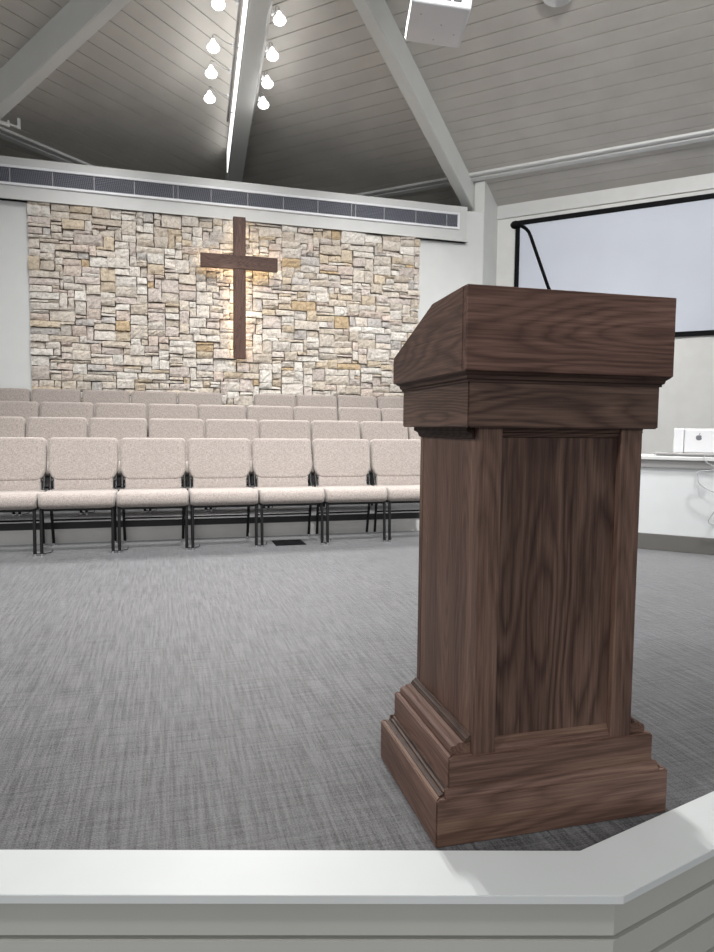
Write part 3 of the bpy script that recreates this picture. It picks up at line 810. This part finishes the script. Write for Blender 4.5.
# ------------------------------------------------------------------ track lights along the centre beam
def cbx(y): return .947+(y-6.0)*.0196
def cbz(y): return zap-K*(y-5.53)
def light_track(side, label):
    xo = -.185 if side < 0 else .125
    dz = .05 if side < 0 else .10
    o = empty('light_track', (cbx(7.6)+xo, 7.6, cbz(7.6)+dz)); tag(o, label, 'light track', 'light tracks on the centre beam')
    A = Vector((cbx(6.4)+xo, 6.4, cbz(6.4)+dz)); B = Vector((cbx(8.75)+xo, 8.75, cbz(8.75)+dz))
    h = Vector((.0125, 0, 0)); u = Vector((0, 0, .02))
    m = MB(); m.loft([[A-h-u, A+h-u, A+h+u, A-h+u], [B-h-u, B+h-u, B+h+u, B-h+u]]); rel(m, o).build('rail', M_rail, o)
    for y in (6.6, 7.6, 8.6):
        z = cbz(y)+dz; x = cbx(y)+xo; xe = cbx(y)+(-.126 if side < 0 else .1)
        m = MB(); m.cyl((x, y, z), (xe, y, z), .006, None, 10); rel(m, o).build('standoff', M_rail, o)
    return o
light_track(-1, 'thin grey light track beside the centre beam, away from the screen')
light_track(1, 'thin grey light track beside the centre beam, on the screen side')
place = ('second up the slope from the stone wall', '', '', '')
nth = ('lowest', 'second lowest', 'third lowest', 'topmost')
lamps = []
def spot(x, y, z, xt, label, group):
    o = empty('track_spotlight', (x, y, z)); tag(o, label, 'spotlight', group)
    s = 1 if x < xt else -1
    L_ = abs(xt-x)-.022
    MB().box(s*L_-.012, s*L_+.008, -.02, .02, .03, .07, .003).build('track_adapter', M_white, o)
    MB().tube(smooth_pts([Vector((s*(L_-.012), 0, .05)), Vector((s*L_*.55, .0, .075)), Vector((s*.03, .02, .135)), Vector((0, .03, .135)), Vector((0, .026, .085))], 5), .0055, 8).build('arm', M_rail, o, smooth=True)
    d = Vector((0, -.35, -.93)).normalized()
    b0 = Vector((0, .028, .09))
    prof = [(0.0, .012), (.012, .020), (.045, .030), (.085, .048), (.115, .066), (.112, .060), (.08, .042), (.04, .025), (.02, .014)]
    MB().tube([b0+d*t for t, r in prof], .02, 24, [r for t, r in prof]).build('shade', M_shade, o, smooth=True, angle=70)
    bb = MB(); c = b0+d*.075
    bmesh.ops.create_uvsphere(bb.bm, u_segments=16, v_segments=10, radius=.030)
    bmesh.ops.translate(bb.bm, verts=bb.bm.verts, vec=c)
    q = bb.build('bulb', M_bulb, o, smooth=True, angle=180)
    q['label'] = 'glowing white bulb'
    lamps.append(Vector((x, y, z))+b0+d*.15)
    return o
LL = [(.57, 8.378, 4.783), (.562, 7.986, 4.876), (.559, 7.615, 4.96), (.57, 7.07, 5.09)]
RR = [(1.2, 8.35, 4.79), (1.2, 8.03, 4.88), (1.2, 7.66, 5.0), (1.2, 7.2, 5.12)]
for i, p in enumerate(LL):
    spot(p[0], p[1]-.03, p[2], cbx(p[1])-.185, 'lit spotlight beside the centre beam, away from the screen, %s of its four' % nth[i], 'spotlights on the centre beam')
for i, p in enumerate(RR):
    spot(p[0], p[1]-.03, p[2], cbx(p[1])+.135, 'lit spotlight beside the centre beam, screen side, %s of its four' % nth[i], 'spotlights on the centre beam')

# glowing strip along the side of the beam
o = empty('strip_light', (cbx(7.5)-.10, 7.5, cbz(7.5)))
tag(o, 'long glowing white strip light along the side of the centre beam', 'strip light')
def strip_part(dx0, dx1, dz0, dz1, name, mat):
    m = MB(); q = []
    for y in (5.9, 9.75):
        x, z = cbx(y)-.10, cbz(y)
        q.append([(x+dx0, y, z+dz0), (x+dx1, y, z+dz0), (x+dx1, y, z+dz1), (x+dx0, y, z+dz1)])
    m.loft(q); return rel(m, o).build(name, mat, o)
strip_part(-.012, -.001, .012, .30, 'backing', M_lgrey)
strip_part(-.024, -.0125, .016, .295, 'diffuser', M_strip)

# ------------------------------------------------------------------ projector, camera dome, bracket
pj = empty('projector', (1.835, 4.472, 3.678), -.25)
pj.rotation_euler = (-.065, .11, -.25)
tag(pj, 'white ceiling projector hanging in front of the roof beam', 'projector')
body = MB().box(-.2, .2, -.21, .21, 0, .15, .022, 3).build('body', M_white, pj, smooth=True)
m = MB()
for (xa, xb) in ((-.13, -.02), (.0, .06), (.075, .13)): m.box(xa, xb, -.2105, -.2085, .035, .10)
m.build('rear_vents', M_black, pj)
MB().cyl((.05, .208, .075), (.05, .235, .075), .045, .042, 24).build('lens', M_black, pj, smooth=True)
m = MB()
for (x, y) in ((-.12, -.1), (.03, -.02), (.13, .06), (.0, .14)): m.cyl((x, y, -.002), (x, y, .002), .006, None, 10)
m.build('screw_heads', M_lgrey, pj)
m = MB(); m.box(-.09, .09, -.09, .09, .151, .162, .003); m.cyl((0, 0, .16), (0, 0, 1.80), .022, None, 16)
m.build('ceiling_mount', M_white, pj, smooth=True)

uw = (3.69+5.978)/R2
dm = empty('ceiling_camera', (3.64, 5.86, zc((3.64+5.86)/R2)-.0))
tag(dm, 'small white dome camera on the plank ceiling', 'camera')
dm.rotation_mode = 'QUATERNION'
dm.rotation_quaternion = Vector((0, 0, 1)).rotation_difference(Vector((K, K, 1)).normalized())
MB().cyl((0, 0, -.035), (0, 0, -.001), .16, .17, 32).build('base', M_white, dm, smooth=True)
bb = MB(); bmesh.ops.create_uvsphere(bb.bm, u_segments=24, v_segments=12, radius=.07)
bmesh.ops.scale(bb.bm, verts=bb.bm.verts, vec=(1, 1, .6)); bmesh.ops.translate(bb.bm, verts=bb.bm.verts, vec=(.055, -.03, -.035))
bb.build('lens_dome', M_black, dm, smooth=True, angle=180)

br = empty('rail_bracket', (-1.60, 8.30, 4.14))
tag(br, 'white slotted rail bracket below the end of the roof beam away from the screen', 'bracket')
m = MB(); m.tube([(-.25, -.18, .04), (.125, .0, .02)], .012, 8); m.tube([(-.25, -.26, .0), (.05, -.10, -.02)], .012, 8); m.build('rail', M_trimw, br)
m = MB(); m.box(.11, .14, -.012, .012, .0, .115, .003); m.build('upright', M_trimw, br)
m = MB(); m.box(.02, .04, -.06, -.04, -.005, .06, .003); m.build('tie', M_trimw, br)

# ------------------------------------------------------------------ lights
def area(name, loc, target, size, power, col=(1, 1, 1), sy=None):
    l = bpy.data.lights.new(name, 'AREA'); l.energy = power; l.color = col; l.shape = 'RECTANGLE'; l.size = size; l.size_y = sy or size
    o = bpy.data.objects.new(name, l); C.objects.link(o); o.location = loc
    o.rotation_euler = (Vector(target)-Vector(loc)).to_track_quat('-Z', 'Y').to_euler()
    return o
for i, p in enumerate(lamps):
    l = bpy.data.lights.new('spotlight_beam', 'SPOT'); l.energy = 195; l.color = (1, .99, .975); l.spot_size = math.radians(95); l.spot_blend = .7; l.shadow_soft_size = .05
    o = bpy.data.objects.new('spotlight_beam', l); C.objects.link(o); o.location = p
    o.rotation_euler = (Vector((p.x, p.y-4.2, 0))-p).to_track_quat('-Z', 'Y').to_euler()
    l = bpy.data.lights.new('bulb_light', 'POINT'); l.energy = 2.6 if i < 4 else 2.2; l.color = (1, .99, .975); l.shadow_soft_size = .05
    o = bpy.data.objects.new('bulb_light', l); C.objects.link(o); o.location = p
def down(x, y, z, target, power, spread, size=.5):
    o = area('unseen_fill', (x, y, z), target, size, power, (1, .99, .98)); o.data.spread = math.radians(spread)  # unseen area lamp, added to brighten what it aims at
for x in (-1.6, 1.0, 3.6):
    down(x, 1.7, 5.3, (x*.8+.3, 5.4, .3), 62, 78)  # fills added above the stage for the front rows
down(2.0, .8, 5.4, (5.9, 7.7, 2.6), 58, 70)  # added fill to lift the side wall and its screen
down(-3.4, .2, 4.6, (.7, 1.6, .5), 15, 60)  # added fill for the lectern faces turned from the screen
for x in (-.7, .92, 2.55):
    down(x, 6.5, 4.55, (x, 8.5, 1.9), 9, 80, .3)  # added wash down the stone, no fixture modelled here
area('hall_light', (-1.2, -6.0, 4.3), (.6, 5.0, .5), 2.2, 165, (1, .99, .98))
w = bpy.data.worlds.new('world'); sc.world = w; w.use_nodes = True
w.node_tree.nodes['Background'].inputs[0].default_value = (.965, .985, 1, 1); w.node_tree.nodes['Background'].inputs[1].default_value = .42

# ------------------------------------------------------------------ camera
PIT, ROL, YAW, F = .0716, .0097, .2825, 668.8
cd = bpy.data.cameras.new('camera'); co = bpy.data.objects.new('camera', cd); C.objects.link(co)
cd.sensor_fit = 'VERTICAL'; cd.sensor_height = 36; cd.lens = F*36/952; cd.clip_start = .05
fw = Vector((math.sin(YAW)*math.cos(PIT), math.cos(YAW)*math.cos(PIT), -math.sin(PIT)))
r0 = Vector((math.cos(YAW), -math.sin(YAW), 0)); u0 = r0.cross(fw)
rt = math.cos(ROL)*r0+math.sin(ROL)*u0; up = -math.sin(ROL)*r0+math.cos(ROL)*u0
Mx = Matrix((rt, up, -fw)).transposed().to_4x4(); Mx.translation = Vector((0, 0, .92))
co.matrix_world = Mx
sc.camera = co
sc.view_settings.view_transform = 'Standard'; sc.view_settings.look = 'None'; sc.view_settings.gamma = 1; sc.view_settings.exposure = 0
sc.view_settings.use_curve_mapping = False
sc.cycles.use_denoising = True
sc.cycles.max_bounces = 8
